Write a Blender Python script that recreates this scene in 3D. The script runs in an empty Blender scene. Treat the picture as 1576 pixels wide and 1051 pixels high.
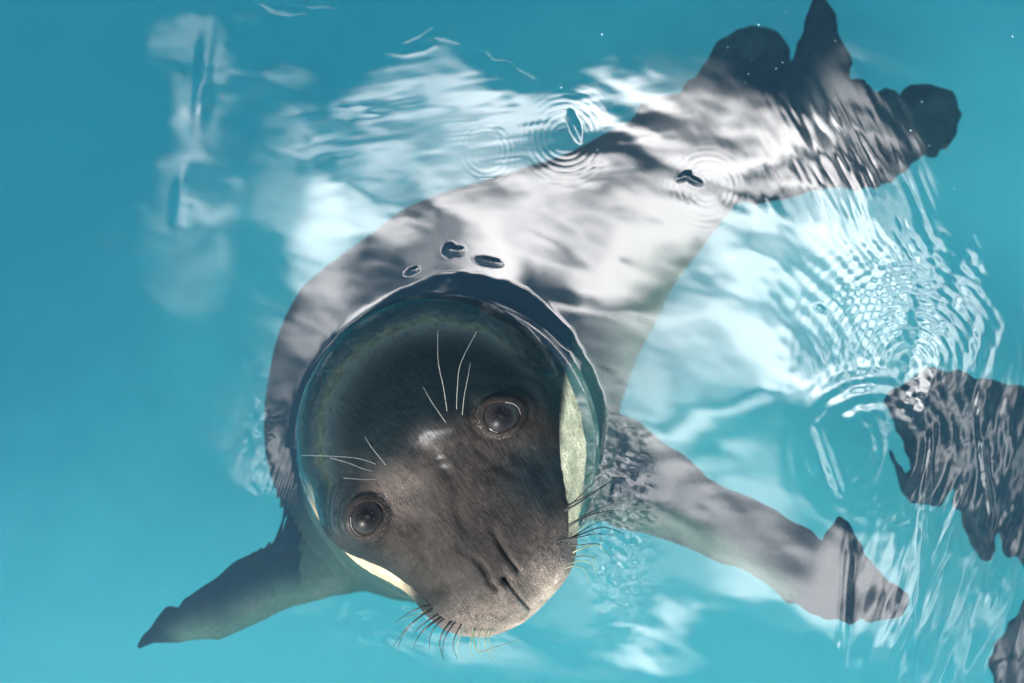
import bpy, math, random
import numpy as np
import openvdb
from mathutils import Vector
from mathutils.bvhtree import BVHTree

random.seed(4); rng = np.random.default_rng(4)
sc = bpy.context.scene
COL = sc.collection

# ------------------------------------------------------------------ camera
H = 1.5                       # camera height over the water, metres
W = 1.2                       # width of water seen
S = W / 1576.0                # metres per photo pixel at the water line
cam = bpy.data.cameras.new("camera"); cam_o = bpy.data.objects.new("camera", cam); COL.objects.link(cam_o)
cam_o.location = (0, 0, H); cam_o.rotation_euler = (0, 0, 0)
cam.sensor_width = 36; cam.lens = 36 * H / W; cam.clip_end = 100; cam.clip_start = 0.05
cam.dof.use_dof = True; cam.dof.focus_distance = H - 0.10; cam.dof.aperture_fstop = 2.0
sc.camera = cam_o

# ------------------------------------------------------------------ sky with clouds
SUN_EL, SUN_AZ = math.radians(42), math.radians(212)     # azimuth clockwise from +Y
world = bpy.data.worlds.new("World"); sc.world = world; world.use_nodes = True
nt = world.node_tree; nt.nodes.clear()
class NB:
    def __init__(s, nt): s.nt = nt
    def n(s, t, **kw):
        nd = s.nt.nodes.new(t)
        for k, v in kw.items(): setattr(nd, k, v)
        return nd
    def put(s, sock, v):
        if v is None: return
        if hasattr(v, "links"): s.nt.links.new(v, sock)
        elif hasattr(v, "outputs"): s.nt.links.new(v.outputs[0], sock)
        else: sock.default_value = v
    def m(s, op, a, b=None, c=None, clamp=False):
        nd = s.n("ShaderNodeMath", operation=op, use_clamp=clamp)
        s.put(nd.inputs[0], a); s.put(nd.inputs[1], b); s.put(nd.inputs[2], c)
        return nd.outputs[0]
    def v(s, op, a, b=None, scale=None):
        nd = s.n("ShaderNodeVectorMath", operation=op)
        s.put(nd.inputs[0], a); s.put(nd.inputs[1], b)
        if scale is not None: s.put(nd.inputs[3], scale)
        return nd.outputs[1] if op in ("LENGTH", "DOT_PRODUCT", "DISTANCE") else nd.outputs[0]
    def mapr(s, x, a, b, c=0.0, d=1.0, smooth=True):
        nd = s.n("ShaderNodeMapRange", interpolation_type="SMOOTHSTEP" if smooth else "LINEAR")
        s.put(nd.inputs[0], x)
        for i, q in zip((1, 2, 3, 4), (a, b, c, d)): s.put(nd.inputs[i], q)
        return nd.outputs[0]
    def mapping(s, vec, loc=(0,0,0), rot=(0,0,0), scale=(1,1,1), t="POINT"):
        nd = s.n("ShaderNodeMapping", vector_type=t)
        s.put(nd.inputs[0], vec); nd.inputs[1].default_value = loc; nd.inputs[2].default_value = rot; nd.inputs[3].default_value = scale
        return nd.outputs[0]
    def noise(s, vec, scale, detail=4.0, rough=0.5, dist=0.0, color=False):
        nd = s.n("ShaderNodeTexNoise")
        s.put(nd.inputs["Vector"], vec); nd.inputs["Scale"].default_value = scale
        nd.inputs["Detail"].default_value = detail; nd.inputs["Roughness"].default_value = rough; nd.inputs["Distortion"].default_value = dist
        return nd.outputs[1] if color else nd.outputs[0]
    def mixc(s, f, a, b, mode="MIX"):
        nd = s.n("ShaderNodeMix", data_type="RGBA", blend_type=mode)
        s.put(nd.inputs[0], f); s.put(nd.inputs[6], a); s.put(nd.inputs[7], b)
        return nd.outputs[2]
    def comb(s, x, y, z=0.0):
        nd = s.n("ShaderNodeCombineXYZ"); s.put(nd.inputs[0], x); s.put(nd.inputs[1], y); s.put(nd.inputs[2], z)
        return nd.outputs[0]

B = NB(nt)
sky = B.n("ShaderNodeTexSky", sky_type="NISHITA", sun_disc=False, sun_elevation=SUN_EL, sun_rotation=SUN_AZ,
          altitude=0, air_density=1.0, dust_density=0.6, ozone_density=1.0)
tc = B.n("ShaderNodeTexCoord").outputs["Generated"]
sep = B.n("ShaderNodeSeparateXYZ"); B.put(sep.inputs[0], tc)
zc = B.m("MAXIMUM", sep.outputs[2], 0.05)
# sky plane coordinates: the tangent of the angle from the zenith, in hundredths of the photo's pixel scale
K = H / S / 100.0
gx = B.m("MULTIPLY", B.m("DIVIDE", sep.outputs[0], zc), K)
gy = B.m("MULTIPLY", B.m("DIVIDE", sep.outputs[1], zc), K)
g = B.comb(gx, gy)
wn = B.noise(g, 0.55, 3.0, 0.55, color=True)
warp = B.v("SCALE", B.v("SUBTRACT", wn, (0.5, 0.5, 0.5)), scale=1.15)
wn2 = B.noise(g, 2.2, 3.0, 0.6, color=True)
warp2 = B.v("SCALE", B.v("SUBTRACT", wn2, (0.5, 0.5, 0.5)), scale=0.5)
gw = B.v("ADD", B.v("ADD", g, warp), warp2)
# cloud masses: centre (photo px), half sizes, turn (deg), brightness, edge softness
CLOUDS = [
 (985, 262, 160, 88, 25, 1.4, .3), (440, 640, 50, 120, 0, .22, 1.), (570, 380, 100, 55, -30, .5, .9), (400, 930, 110, 40, -20, .10, 1.), (1190, 300, 110, 110, 40, 1.4, .3), (1245, 410, 80, 160, -14, 1.4, .3),
 (880, 370, 340, 120, 12, 1.0, .8), (725, 365, 190, 75, -4, 1.1, .8), (550, 340, 70, 32, -35, .7, .9), (560, 500, 90, 70, -50, .35, .9),
 (790, 185, 140, 40, 5, .85, .8), (625, 140, 80, 36, -20, .55, 1.), (470, 235, 60, 60, -30, .5, 1.), (560, 290, 160, 45, -14, .36, 1.),
 (300, 125, 40, 100, 8, .6, 1.), (295, 300, 60, 110, 5, .38, 1.), (400, 100, 90, 35, -8, .25, 1.),
 (1180, 540, 90, 70, 30, .9, .9), (1060, 590, 120, 70, -20, .65, 1.), (1000, 680, 110, 110, 0, .6, .9), (1110, 760, 120, 60, 35, .45, 1.),
 (1040, 925, 120, 28, -25, .7, .9), (1180, 870, 130, 55, 35, .5, 1.), (960, 820, 110, 90, 20, .45, 1.),
 (1370, 300, 50, 170, -18, .4, .9), (1450, 400, 30, 80, -25, .42, .9), (1380, 480, 120, 90, 0, .5, .8), (1330, 880, 90, 70, 10, .5, .8), (1330, 220, 90, 60, -15, .4, 1.),
 (1110, 200, 90, 50, 30, .3, 1.), (1150, 420, 170, 110, 30, .55, 1.), (700, 450, 260, 70, -5, .6, .7), (480, 610, 60, 160, 5, .3, 1.),
 (1500, 700, 90, 120, 0, .36, .8), (1500, 980, 110, 80, -10, .35, 1.), (760, 1010, 200, 40, 0, .3, 1.),
]
acc = None
for cx, cy, rx, ry, an, inten, soft in CLOUDS:
    X, Y = (cx - 788) / 100, -(cy - 525.5) / 100
    q = B.mapping(gw, loc=(X, Y, 0), rot=(0, 0, -math.radians(an)), scale=(rx / 80, ry / 80, 1), t="TEXTURE")
    r = B.v("LENGTH", q)
    f = B.mapr(r, 1.0 + 0.25 * soft, max(0.02, 1.0 - 0.95 * soft), 0.0, inten)
    acc = f if acc is None else B.m("SUBTRACT", B.m("ADD", acc, f), B.m("MULTIPLY", acc, B.m("MINIMUM", f, 1.0)))
streak = B.mapping(gw, rot=(0, 0, math.radians(-28)), scale=(0.45, 1.6, 1))
st = B.mapr(B.noise(streak, 0.95, 4.0, 0.52), 0.39, 0.57, 0.02, 1.15)
near = B.m("MULTIPLY", acc, st)
# the open sky beyond: ordinary broken cloud
rad = B.v("LENGTH", g)
far = B.m("MULTIPLY", B.mapr(B.noise(B.mapping(g, loc=(3.1, 1.7, 0)), 0.13, 6.0, 0.55), 0.5, 0.72), B.mapr(rad, 9.0, 14.0))
hz = B.m("ADD", B.mapr(B.v("LENGTH", B.mapping(g, loc=(-2.4, -4.2, 0), rot=(0, 0, 0.12), scale=(9.5, 5.2, 1), t="TEXTURE")), 1.0, 0.1, 0.0, 0.035),
         B.mapr(B.v("LENGTH", B.mapping(g, loc=(3.5, 4.8, 0), rot=(0, 0, -0.1), scale=(5.5, 2.4, 1), t="TEXTURE")), 1.0, 0.1, 0.0, 0.02))
cl = B.m("ADD", near, B.m("MULTIPLY", far, 0.8))
tone = B.mixc(B.noise(g, 0.35, 3.0), (1.0, 0.93, 0.885, 1), (0.96, 0.96, 0.97, 1))
CLOUD = 3.6
clc = B.v("SCALE", tone, scale=B.m("MULTIPLY", cl, CLOUD))
up = B.mapr(sep.outputs[2], 0.0, 0.15)
bg1 = B.n("ShaderNodeBackground"); B.put(bg1.inputs[0], B.mixc(1.0, sky, (0.72, 1.06, 1.0, 1), "MULTIPLY")); bg1.inputs[1].default_value = 0.13
bg2 = B.n("ShaderNodeBackground"); B.put(bg2.inputs[0], clc); B.put(bg2.inputs[1], up)
add = B.n("ShaderNodeAddShader"); B.put(add.inputs[0], bg1); B.put(add.inputs[1], bg2)
wo = B.n("ShaderNodeOutputWorld"); B.put(wo.inputs[0], add)
world.cycles.sampling_method = "MANUAL"; world.cycles.sample_map_resolution = 1024

sun = bpy.data.lights.new("sun", "SUN"); sun.energy = 3.5; sun.angle = math.radians(0.53); sun.color = (1.0, 0.93, 0.85)
sun_o = bpy.data.objects.new("sun", sun); COL.objects.link(sun_o)
sd = Vector((math.sin(SUN_AZ) * math.cos(SUN_EL), math.cos(SUN_AZ) * math.cos(SUN_EL), math.sin(SUN_EL)))
sun_o.rotation_euler = sd.to_track_quat("Z", "Y").to_euler(); sun_o.location = sd * 5
sc.view_settings.view_transform = "Standard"; sc.view_settings.look = "None"
sc.view_settings.exposure = 1.3; sc.view_settings.gamma = 1
sc.render.engine = "CYCLES"
cy = sc.cycles
cy.max_bounces = 14; cy.transmission_bounces = 8; cy.glossy_bounces = 6; cy.diffuse_bounces = 5; cy.volume_bounces = 4
cy.caustics_refractive = True; cy.caustics_reflective = True; cy.blur_glossy = 1.0; cy.sample_clamp_indirect = 6.0
cy.use_denoising = True

# ------------------------------------------------------------------ photo pixel <-> place
IOR = 1.333
def gfac(r0):
    ti = r0 / H; si = ti / np.sqrt(1 + ti * ti); st_ = si / IOR
    return (st_ / np.sqrt(1 - st_ * st_)) / np.maximum(ti, 1e-6)
def P(px, py, z=0.0):
    x, y = (px - 788) * S, -(py - 525.5) * S
    if z >= 0: k = (H - z) / H
    else:
        r = max(math.hypot(x, y), 1e-5); k = 1 + (-z) * float(gfac(np.float64(r))) / H
    return np.array([x * k, y * k, z])
def invP(v):
    x, y, z = v[:, 0], v[:, 1], v[:, 2]
    r = np.hypot(x, y) + 1e-6; r0 = r.copy(); zn = np.maximum(-z, 0)
    for _ in range(3): r0 = r / (1 + zn * gfac(r0) / H)
    k = np.where(z >= 0, H / (H - z), r0 / r)
    return x * k / S + 788, -y * k / S + 525.5

# ------------------------------------------------------------------ materials
def mat(name):
    m = bpy.data.materials.new(name); m.use_nodes = True; m.node_tree.nodes.clear()
    b = NB(m.node_tree); out = b.n("ShaderNodeOutputMaterial"); return m, b, out
def principled(b, **kw):
    p = b.n("ShaderNodeBsdfPrincipled")
    for k, v in kw.items(): b.put(p.inputs[k.replace("_", " ")], v)
    return p
def bump(b, h, strength, dist, normal=None):
    n = b.n("ShaderNodeBump"); n.inputs["Strength"].default_value = strength; n.inputs["Distance"].default_value = dist
    b.put(n.inputs["Height"], h)
    if normal is not None: b.put(n.inputs["Normal"], normal)
    return n.outputs[0]

def coat_material(name):
    m, b, out = mat(name)
    col = b.n("ShaderNodeAttribute", attribute_name="coat"); aux = b.n("ShaderNodeAttribute", attribute_name="aux")
    fur = b.n("ShaderNodeAttribute", attribute_name="fur")
    sp = b.n("ShaderNodeSeparateColor"); b.put(sp.inputs[0], aux.outputs["Color"])
    wet, sparkle, face_mask = sp.outputs[0], sp.outputs[1], sp.outputs[2]
    fv = fur.outputs["Vector"]
    s1 = b.noise(b.mapping(fv, scale=(900, 160, 500)), 1.0, 3.0, 0.6, 0.4)
    s2 = b.noise(b.mapping(fv, scale=(260, 60, 160)), 1.0, 4.0, 0.6, 0.6)
    s3 = b.noise(b.mapping(fv, scale=(45, 30, 40)), 1.0, 4.0, 0.6)
    var = b.m("MULTIPLY", b.mapr(s1, 0.3, 0.7, 0.45, 1.55, False), b.mapr(s2, 0.3, 0.7, 0.72, 1.28, False))
    var = b.m("MULTIPLY", var, b.mapr(s3, 0.3, 0.7, 0.65, 1.4, False))
    var = b.m("ADD", 1.0, b.m("MULTIPLY", b.m("SUBTRACT", var, 1.0), b.mapr(face_mask, 0.0, 1.0, 0.3, 1.0, False)))
    base = b.v("SCALE", col.outputs["Color"], scale=var)
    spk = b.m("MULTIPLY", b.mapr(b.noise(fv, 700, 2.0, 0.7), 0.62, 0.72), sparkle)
    base = b.mixc(spk, base, (0.75, 0.68, 0.62, 1))  # wet glints mixed into the base colour
    rough = b.mapr(wet, 0.0, 1.0, 0.65, 0.42, False)
    nrm = bump(b, s1, 0.55, 0.0009); nrm = bump(b, s2, 0.6, 0.0028, nrm)
    pb = principled(b, Base_Color=base, Roughness=rough, Normal=nrm, Specular_IOR_Level=b.mapr(face_mask, 0.0, 1.0, 0.05, 0.12, False),
                    Sheen_Weight=0.0, Sheen_Roughness=0.4, Sheen_Tint=(1.0, 0.9, 0.82, 1),
                    Coat_Weight=wet, Coat_Roughness=b.mapr(wet, 0.15, 0.7, 0.5, 0.13, False), Coat_IOR=1.45)
    b.put(out.inputs[0], pb); return m
M_COAT = coat_material("seal_coat")

def simple(name, color, rough=0.4, **kw):
    m, b, out = mat(name); p = principled(b, Base_Color=(*color, 1), Roughness=rough, **kw); b.put(out.inputs[0], p); return m
def eye_material():
    m, b, out = mat("eyeball")
    tco = b.n("ShaderNodeTexCoord").outputs["Object"]
    s = b.n("ShaderNodeSeparateXYZ"); b.put(s.inputs[0], tco)
    r = b.v("LENGTH", b.comb(s.outputs[0], s.outputs[1]))
    iris = b.mapr(r, 0.0095, 0.0135)
    n = b.noise(b.mapping(tco, scale=(400, 400, 100)), 1.0, 3)
    c = b.mixc(iris, (0.004, 0.003, 0.003, 1), b.mixc(n, (0.008, 0.005, 0.0045, 1), (0.013, 0.008, 0.007, 1)))
    p = principled(b, Base_Color=c, Roughness=0.35, Specular_IOR_Level=0.1, Coat_Weight=1.0, Coat_Roughness=0.01, Coat_IOR=1.21)
    b.put(out.inputs[0], p); return m
M_EYE = eye_material()
M_WHISKER_DARK = simple("dark_whisker", (0.012, 0.011, 0.010), 0.3)
M_WHISKER_PALE = simple("pale_whisker", (0.42, 0.39, 0.34), 0.3)
M_WHISKER_OLIVE = simple("olive_whisker", (0.16, 0.19, 0.10), 0.3)

# ------------------------------------------------------------------ signed-distance sculpting
class Field:
    def __init__(s, lo, hi, h):
        s.lo = np.array(lo, float); s.h = h
        s.n = np.ceil((np.array(hi) - s.lo) / h).astype(int) + 1
        s.D = np.full(s.n, 0.06, np.float32)
        s.ax = [(s.lo[i] + h * np.arange(s.n[i])).astype(np.float32) for i in range(3)]
    def sub(s, lo, hi):
        a = np.clip(np.floor((np.array(lo) - s.lo) / s.h).astype(int), 0, s.n - 1)
        c = np.clip(np.ceil((np.array(hi) - s.lo) / s.h).astype(int) + 1, 1, s.n)
        sl = tuple(slice(a[i], c[i]) for i in range(3))
        X = s.ax[0][sl[0]][:, None, None]; Y = s.ax[1][sl[1]][None, :, None]; Z = s.ax[2][sl[2]][None, None, :]
        return sl, X, Y, Z
    def union(s, sl, d, k, sign=1):
        A = s.D[sl]; d = d.astype(np.float32)
        if sign > 0:
            h = np.maximum(k - np.abs(A - d), 0) / k
            s.D[sl] = np.minimum(A, d) - h * h * k * 0.25
        else:
            h = np.maximum(k - np.abs(A + d), 0) / k
            s.D[sl] = np.maximum(A, -d) + h * h * k * 0.25
    def ell(s, c, r, ang=0.0, k=0.03, sign=1):
        c = np.array(c); r = np.array(r, float); m = max(r) + k + 0.01
        sl, X, Y, Z = s.sub(c - m, c + m)
        ca, sa = math.cos(ang), math.sin(ang)
        x = X - c[0]; y = Y - c[1]; z = Z - c[2]
        u = x * ca + y * sa; v = -x * sa + y * ca
        k0 = np.sqrt((u / r[0])**2 + (v / r[1])**2 + (z / r[2])**2) + 1e-6
        k1 = np.sqrt((u / r[0]**2)**2 + (v / r[1]**2)**2 + (z / r[2]**2)**2) + 1e-6
        s.union(sl, k0 * (k0 - 1) / k1, k, sign)
    def cone(s, a, b, ra, rb, k=0.03, zs=1.0):
        a = np.array(a, float); b = np.array(b, float); R = max(ra, rb) + k + 0.01
        sl, X, Y, Z = s.sub(np.minimum(a, b) - R, np.maximum(a, b) + R)
        A = a * [1, 1, zs]; Bv = b * [1, 1, zs]; e = Bv - A; L = float(e @ e) + 1e-9
        x = X - A[0]; y = Y - A[1]; z = Z * zs - A[2]
        t = np.clip((x * e[0] + y * e[1] + z * e[2]) / L, 0, 1)
        d = np.sqrt((x - t * e[0])**2 + (y - t * e[1])**2 + (z - t * e[2])**2) - (ra + t * (rb - ra))
        s.union(sl, d / (0.5 + 0.5 * zs), k)
    def slab(s, poly, zc, tmax, grow=1.1, k=0.02, ridges=None):
        """a flipper: outline poly (N,2) in metres, mid height zc(x,y), lens-shaped thickness"""
        lo = poly.min(0) - 0.03; hi = poly.max(0) + 0.03
        sl, X, Y, Z = s.sub((lo[0], lo[1], s.lo[2]), (hi[0], hi[1], s.lo[2] + s.h * s.n[2]))
        x = X[:, :, 0]; y = Y[:, :, 0]; x, y = np.broadcast_arrays(x, y)
        d = np.full(x.shape, 1e9); sg = np.ones(x.shape)
        N = len(poly)
        for i in range(N):
            p, q = poly[i], poly[i - 1]; e = q - p
            wx, wy = x - p[0], y - p[1]
            t = np.clip((wx * e[0] + wy * e[1]) / (e @ e + 1e-12), 0, 1)
            d = np.minimum(d, (wx - e[0] * t)**2 + (wy - e[1] * t)**2)
            c1 = y >= p[1]; c2 = y < q[1]; c3 = e[0] * wy > e[1] * wx
            flip = (c1 & c2 & c3) | (~c1 & ~c2 & ~c3)
            sg = np.where(flip, -sg, sg)
        d2 = sg * np.sqrt(d)
        ins = np.maximum(-d2, 0)
        T = np.minimum(tmax, 0.0035 + grow * np.sqrt(ins * 0.010))
        if ridges is not None: T = T + ridges(x, y) * np.clip(ins / 0.012, 0, 1)
        zcc = zc(x, y)
        dz = np.abs(Z - zcc[:, :, None]) - T[:, :, None]
        dd = np.maximum(d2[:, :, None], dz)
        o = (d2[:, :, None] > 0) & (dz > 0)
        dd = np.where(o, np.sqrt(np.maximum(d2[:, :, None], 0)**2 + np.maximum(dz, 0)**2), dd)
        s.union(sl, dd, k)
    def mesh(s):
        g_ = openvdb.FloatGrid(background=0.06); g_.copyFromArray(np.ascontiguousarray(s.D, dtype=np.float32))
        pts, quads = g_.convertToQuads(isovalue=0.0)
        pts = np.array(pts, float) * s.h + s.lo
        return pts, np.array(quads, np.int64)

def smooth_verts(v, q, it=6, lam=0.5):
    e = np.concatenate([q[:, [0, 1]], q[:, [1, 2]], q[:, [2, 3]], q[:, [3, 0]]])
    a = np.concatenate([e[:, 0], e[:, 1]]); b_ = np.concatenate([e[:, 1], e[:, 0]])
    cnt = np.bincount(a, minlength=len(v))[:, None]
    for i in range(it):
        for l in (lam, -lam * 1.04):
            avg = np.stack([np.bincount(a, v[b_, c], len(v)) for c in range(3)], 1) / cnt
            v = v + l * (avg - v)
    return v

def make_mesh(name, v, q):
    me = bpy.data.meshes.new(name)
    me.vertices.add(len(v)); me.vertices.foreach_set("co", v.astype(np.float32).ravel())
    me.loops.add(q.size); me.loops.foreach_set("vertex_index", q.astype(np.int32).ravel())
    me.polygons.add(len(q)); me.polygons.foreach_set("loop_start", (np.arange(len(q)) * q.shape[1]).astype(np.int32))
    me.polygons.foreach_set("loop_total", np.full(len(q), q.shape[1], np.int32))
    me.update(calc_edges=True); me.validate()
    me.polygons.foreach_set("use_smooth", np.ones(len(me.polygons), bool))
    return me
def keep_big(v, q):
    """drop stray islands"""
    lab = np.arange(len(v))
    for _ in range(400):
        m_ = lab[q].min(1); new = lab.copy()
        for c in range(4): np.minimum.at(new, q[:, c], m_)
        new = new[new]
        if (new == lab).all(): break
        lab = new
    big = np.bincount(lab).argmax(); ok = lab == big
    q = q[ok[q[:, 0]]]; idx = np.cumsum(ok) - 1
    return v[ok], idx[q]
def refine(me, levels=1):
    o = bpy.data.objects.new("tmp_refine", me); COL.objects.link(o)
    md = o.modifiers.new("s", "SUBSURF"); md.levels = levels; md.render_levels = levels
    dg = bpy.context.evaluated_depsgraph_get(); dg.update()
    out = bpy.data.meshes.new_from_object(o.evaluated_get(dg))
    bpy.data.objects.remove(o); bpy.data.meshes.remove(me)
    out.polygons.foreach_set("use_smooth", np.ones(len(out.polygons), bool))
    return out
def get_co(me):
    a = np.empty(len(me.vertices) * 3, np.float32); me.vertices.foreach_get("co", a); return a.reshape(-1, 3).astype(float)
def get_no(me):
    a = np.empty(len(me.vertices) * 3, np.float32); me.vertex_normals.foreach_get("vector", a); return a.reshape(-1, 3).astype(float)
def set_attr(me, name, arr, vec=False):
    if vec:
        at = me.attributes.new(name, "FLOAT_VECTOR", "POINT"); at.data.foreach_set("vector", arr.astype(np.float32).ravel())
    else:
        at = me.attributes.new(name, "FLOAT_COLOR", "POINT")
        at.data.foreach_set("color", np.concatenate([arr, np.ones((len(arr), 1))], 1).astype(np.float32).ravel())
def sstep(x, a, b):
    t = np.clip((x - a) / (b - a), 0, 1); return t * t * (3 - 2 * t)

# smooth value noise on numpy points
def vnoise(p, seed=0):
    p = np.asarray(p, float); i = np.floor(p).astype(np.int64); f = p - i; f = f * f * (3 - 2 * f)
    def hsh(a):
        h_ = (a[:, 0] * 374761393 + a[:, 1] * 668265263 + a[:, 2] * 2147483647 + seed * 974634777) & 0xffffffff
        h_ = ((h_ ^ (h_ >> 13)) * 1274126177) & 0xffffffff
        return ((h_ ^ (h_ >> 16)) & 0xffff) / 65535.0
    out = 0
    for dx in (0, 1):
        for dy in (0, 1):
            for dz in (0, 1):
                w = (f[:, 0] if dx else 1 - f[:, 0]) * (f[:, 1] if dy else 1 - f[:, 1]) * (f[:, 2] if dz else 1 - f[:, 2])
                out = out + w * hsh(i + np.array([dx, dy, dz]))
    return out * 2 - 1
def fbm(p, o=4, seed=0):
    s_ = 0; a = 1.0; t = 0
    for k in range(o):
        s_ = s_ + a * vnoise(np.asarray(p) * 2**k + 17.3 * k, seed + k); t += a; a *= 0.5
    return s_ / t

# ------------------------------------------------------------------ the seal
R = lambda px: px * S
HU = math.atan2(0.6, 0.8)           # the line through both eyes, in the plane of the water
F = Field((-0.52, -0.42, -0.42), (0.62, 0.47, 0.19), 0.0026)
E3 = lambda px, py, z, rx, ry, rz, ang=HU, k=0.03, sign=1: F.ell(P(px, py, z), (R(rx), R(ry), rz), ang, k, sign)
# torso and hindquarters (flattened round cones)
ZS = 1.45
def chain(pts, k=0.05):
    for (a, b) in zip(pts[:-1], pts[1:]):
        F.cone(P(*a[:3]), P(*b[:3]), R(a[3]), R(b[3]), k, ZS)
chain([(668, 676, -.215, 280), (690, 600, -.215, 283), (770, 490, -.20, 215), (880, 400, -.19, 150), (1000, 298, -.19, 104), (1080, 235, -.20, 76), (1140, 205, -.20, 50)])
# neck, then head
E3(688, 690, -.045, 240, 238, .11, k=0.05)
E3(668, 662, .012, 212, 205, .118, k=0.02)            # cranium
E3(697, 738, .028, 160, 155, .088, k=0.04)            # face
E3(745, 830, .022, 118, 112, .074, k=0.04)            # muzzle
F.cone(P(676, 712, .072), P(764, 868, .062), R(62), R(46), .025)   # bridge
E3(812, 836, .036, 72, 76, .062, k=0.016)             # right whisker pad
E3(722, 894, .036, 74, 68, .060, k=0.016)             # left whisker pad
E3(768, 880, .058, 44, 56, .050, k=0.016)             # nose
E3(752, 880, .005, 100, 88, .05, k=0.04)              # chin
E3(812, 752, .022, 58, 82, .070, k=0.03)              # cheek, right
E3(784, 628, .062, 62, 62, .058, k=0.025)             # brow, right
E3(560, 786, .062, 62, 62, .056, k=0.025)             # brow, left
# front flippers
def poly(pts, zf):
    return np.array([P(x, y, zf)[:2] for x, y in pts])
def plane_z(a, za, b, zb):
    a = P(*a, za)[:2]; b = P(*b, zb)[:2]; e = b - a; L = e @ e
    return lambda x, y: za + (zb - za) * np.clip(((x - a[0]) * e[0] + (y - a[1]) * e[1]) / L, -0.3, 1.3)
def rid(a, b, n, amp, width):
    a = P(*a, -.1)[:2]; b = P(*b, -.1)[:2]; e = (b - a) / np.linalg.norm(b - a)
    def f(x, y):
        c = -(x - a[0]) * e[1] + (y - a[1]) * e[0]
        return amp * np.cos(c / width * 2 * math.pi * n * 0.5)
    return f
RF = [(930,640),(985,655),(1020,690),(1055,715),(1085,750),(1120,764),(1160,772),(1200,789),(1240,812),(1262,830),(1274,812),(1286,792),(1300,800),(1312,822),
      (1326,848),(1345,872),(1362,893),(1378,898),(1390,908),(1388,925),(1382,941),(1366,946),(1345,948),(1330,953),(1318,948),(1300,955),(1284,949),(1262,948),(1240,938),(1222,924),
      (1208,926),(1196,910),(1168,890),(1130,862),(1090,832),(1050,812),(1000,797),(960,800),(920,770)]
def ragged(pl, amp, step=7.0, seed=0):
    out = []; pl = [np.array(p, float) for p in pl]; c = 0.0
    for a, b_ in zip(pl, pl[1:] + pl[:1]):
        L = np.linalg.norm(b_ - a); n = max(1, int(L / step)); nrm_ = np.array([-(b_ - a)[1], (b_ - a)[0]]) / (L + 1e-9)
        for i in range(n):
            o_ = float(fbm(np.array([[(c + L * i / n) / 17.0, seed * 3.7, 0.0]]), 3, seed)[0]); out.append(a + (b_ - a) * i / n + nrm_ * amp * o_ * 1.6)
        c += L
    return out
F.slab(poly(ragged(RF, 3.0, 7, 1), -.10), plane_z((960, 720), -.12, (1380, 920), -.07), 0.020, k=0.035, ridges=rid((1150,800),(1380,930),5,0.0025,R(130)))
F.cone(P(940, 730, -.15), P(1110, 815, -.095), R(70), R(34), 0.05, 1.3)
LF = [(450,800),(440,846),(418,862),(388,868),(360,878),(330,894),(300,908),(278,932),(262,930),(248,945),(228,970),(219,988),(224,992),(245,982),(280,984),(310,981),(338,984),(352,976),(380,962),(410,940),(440,922),(470,918),(520,900)]
F.slab(poly(ragged(LF, 2.5, 7, 2), -.10), plane_z((470, 880), -.13, (220, 990), -.07), 0.019, k=0.035, ridges=rid((420,880),(230,985),4,0.002,R(90)))
F.cone(P(500, 850, -.16), P(400, 900, -.115), R(60), R(30), 0.05, 1.3)
# hind flippers
Z2 = lambda l: [(900 + a / 2.331, b / 2.331) for a, b in l]
HA = Z2([(200,440),(198,380),(240,352),(290,348),(342,346),(352,310),(385,280),(440,212),(490,138),(560,92),(622,68),(660,78),(700,98),(735,128),(752,165),(754,220),(740,290),(720,350),(660,380),(610,385),(560,440),(548,530),(600,700),(540,690),(470,640),(400,600),(330,530),(250,480)])
HB = Z2([(812,-14),(850,-14),(868,40),(886,90),(905,165),(930,200),(950,238),(935,270),(938,300),(990,298),(1000,340),(940,390),(880,420),(820,470),(720,500),(620,540),(550,535),(552,470),(580,420),(640,390),(660,330),(700,270),(735,215),(752,180),(775,100),(792,50)])
HC = Z2([(540,560),(600,500),(700,440),(800,430),(880,410),(930,330),(960,300),(1010,302),(1040,330),(1075,315),(1110,322),(1135,345),(1150,318),(1172,303),(1210,300),(1252,292),(1290,308),(1332,318),(1350,350),(1352,382),(1366,400),(1350,430),(1345,480),(1318,500),(1306,530),(1280,530),(1272,560),(1245,566),(1225,550),(1205,572),(1172,586),(1160,612),(1130,630),(1108,655),(1070,665),(1040,684),(1005,676),(970,692),(940,680),(900,684),(860,680),(800,690),(700,720),(600,740),(540,700)])
F.slab(poly(ragged(HA, 4.0, 7, 3), -.22), plane_z((1130, 250), -.19, (1180, 40), -.26), 0.017, k=0.02, ridges=rid((1120,230),(1190,50),6,0.002,R(150)))
F.slab(poly(ragged(HB, 4.0, 7, 4), -.17), plane_z((1180, 200), -.17, (1250, 0), -.14), 0.015, k=0.015, ridges=rid((1190,190),(1250,0),3,0.002,R(90)))
F.slab(poly(ragged(HC, 4.0, 7, 5), -.22), plane_z((1140, 250), -.19, (1480, 180), -.24), 0.018, k=0.02, ridges=rid((1180,250),(1470,180),7,0.0025,R(170)))
v, q = F.mesh(); del F
v = smooth_verts(v, q, 5)
v, q = keep_big(v, q)
me = make_mesh("seal", v, q)
me = refine(me)
v = get_co(me); nrm = get_no(me)
if (nrm * (v - v.mean(0))).sum(1).mean() < 0:
    me.flip_normals(); nrm = get_no(me)
def bvh_of(v, me):
    q_ = np.empty(len(me.loops), np.int32); me.loops.foreach_get("vertex_index", q_)
    return BVHTree.FromPolygons(v.tolist(), q_.reshape(-1, 4).tolist())

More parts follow.
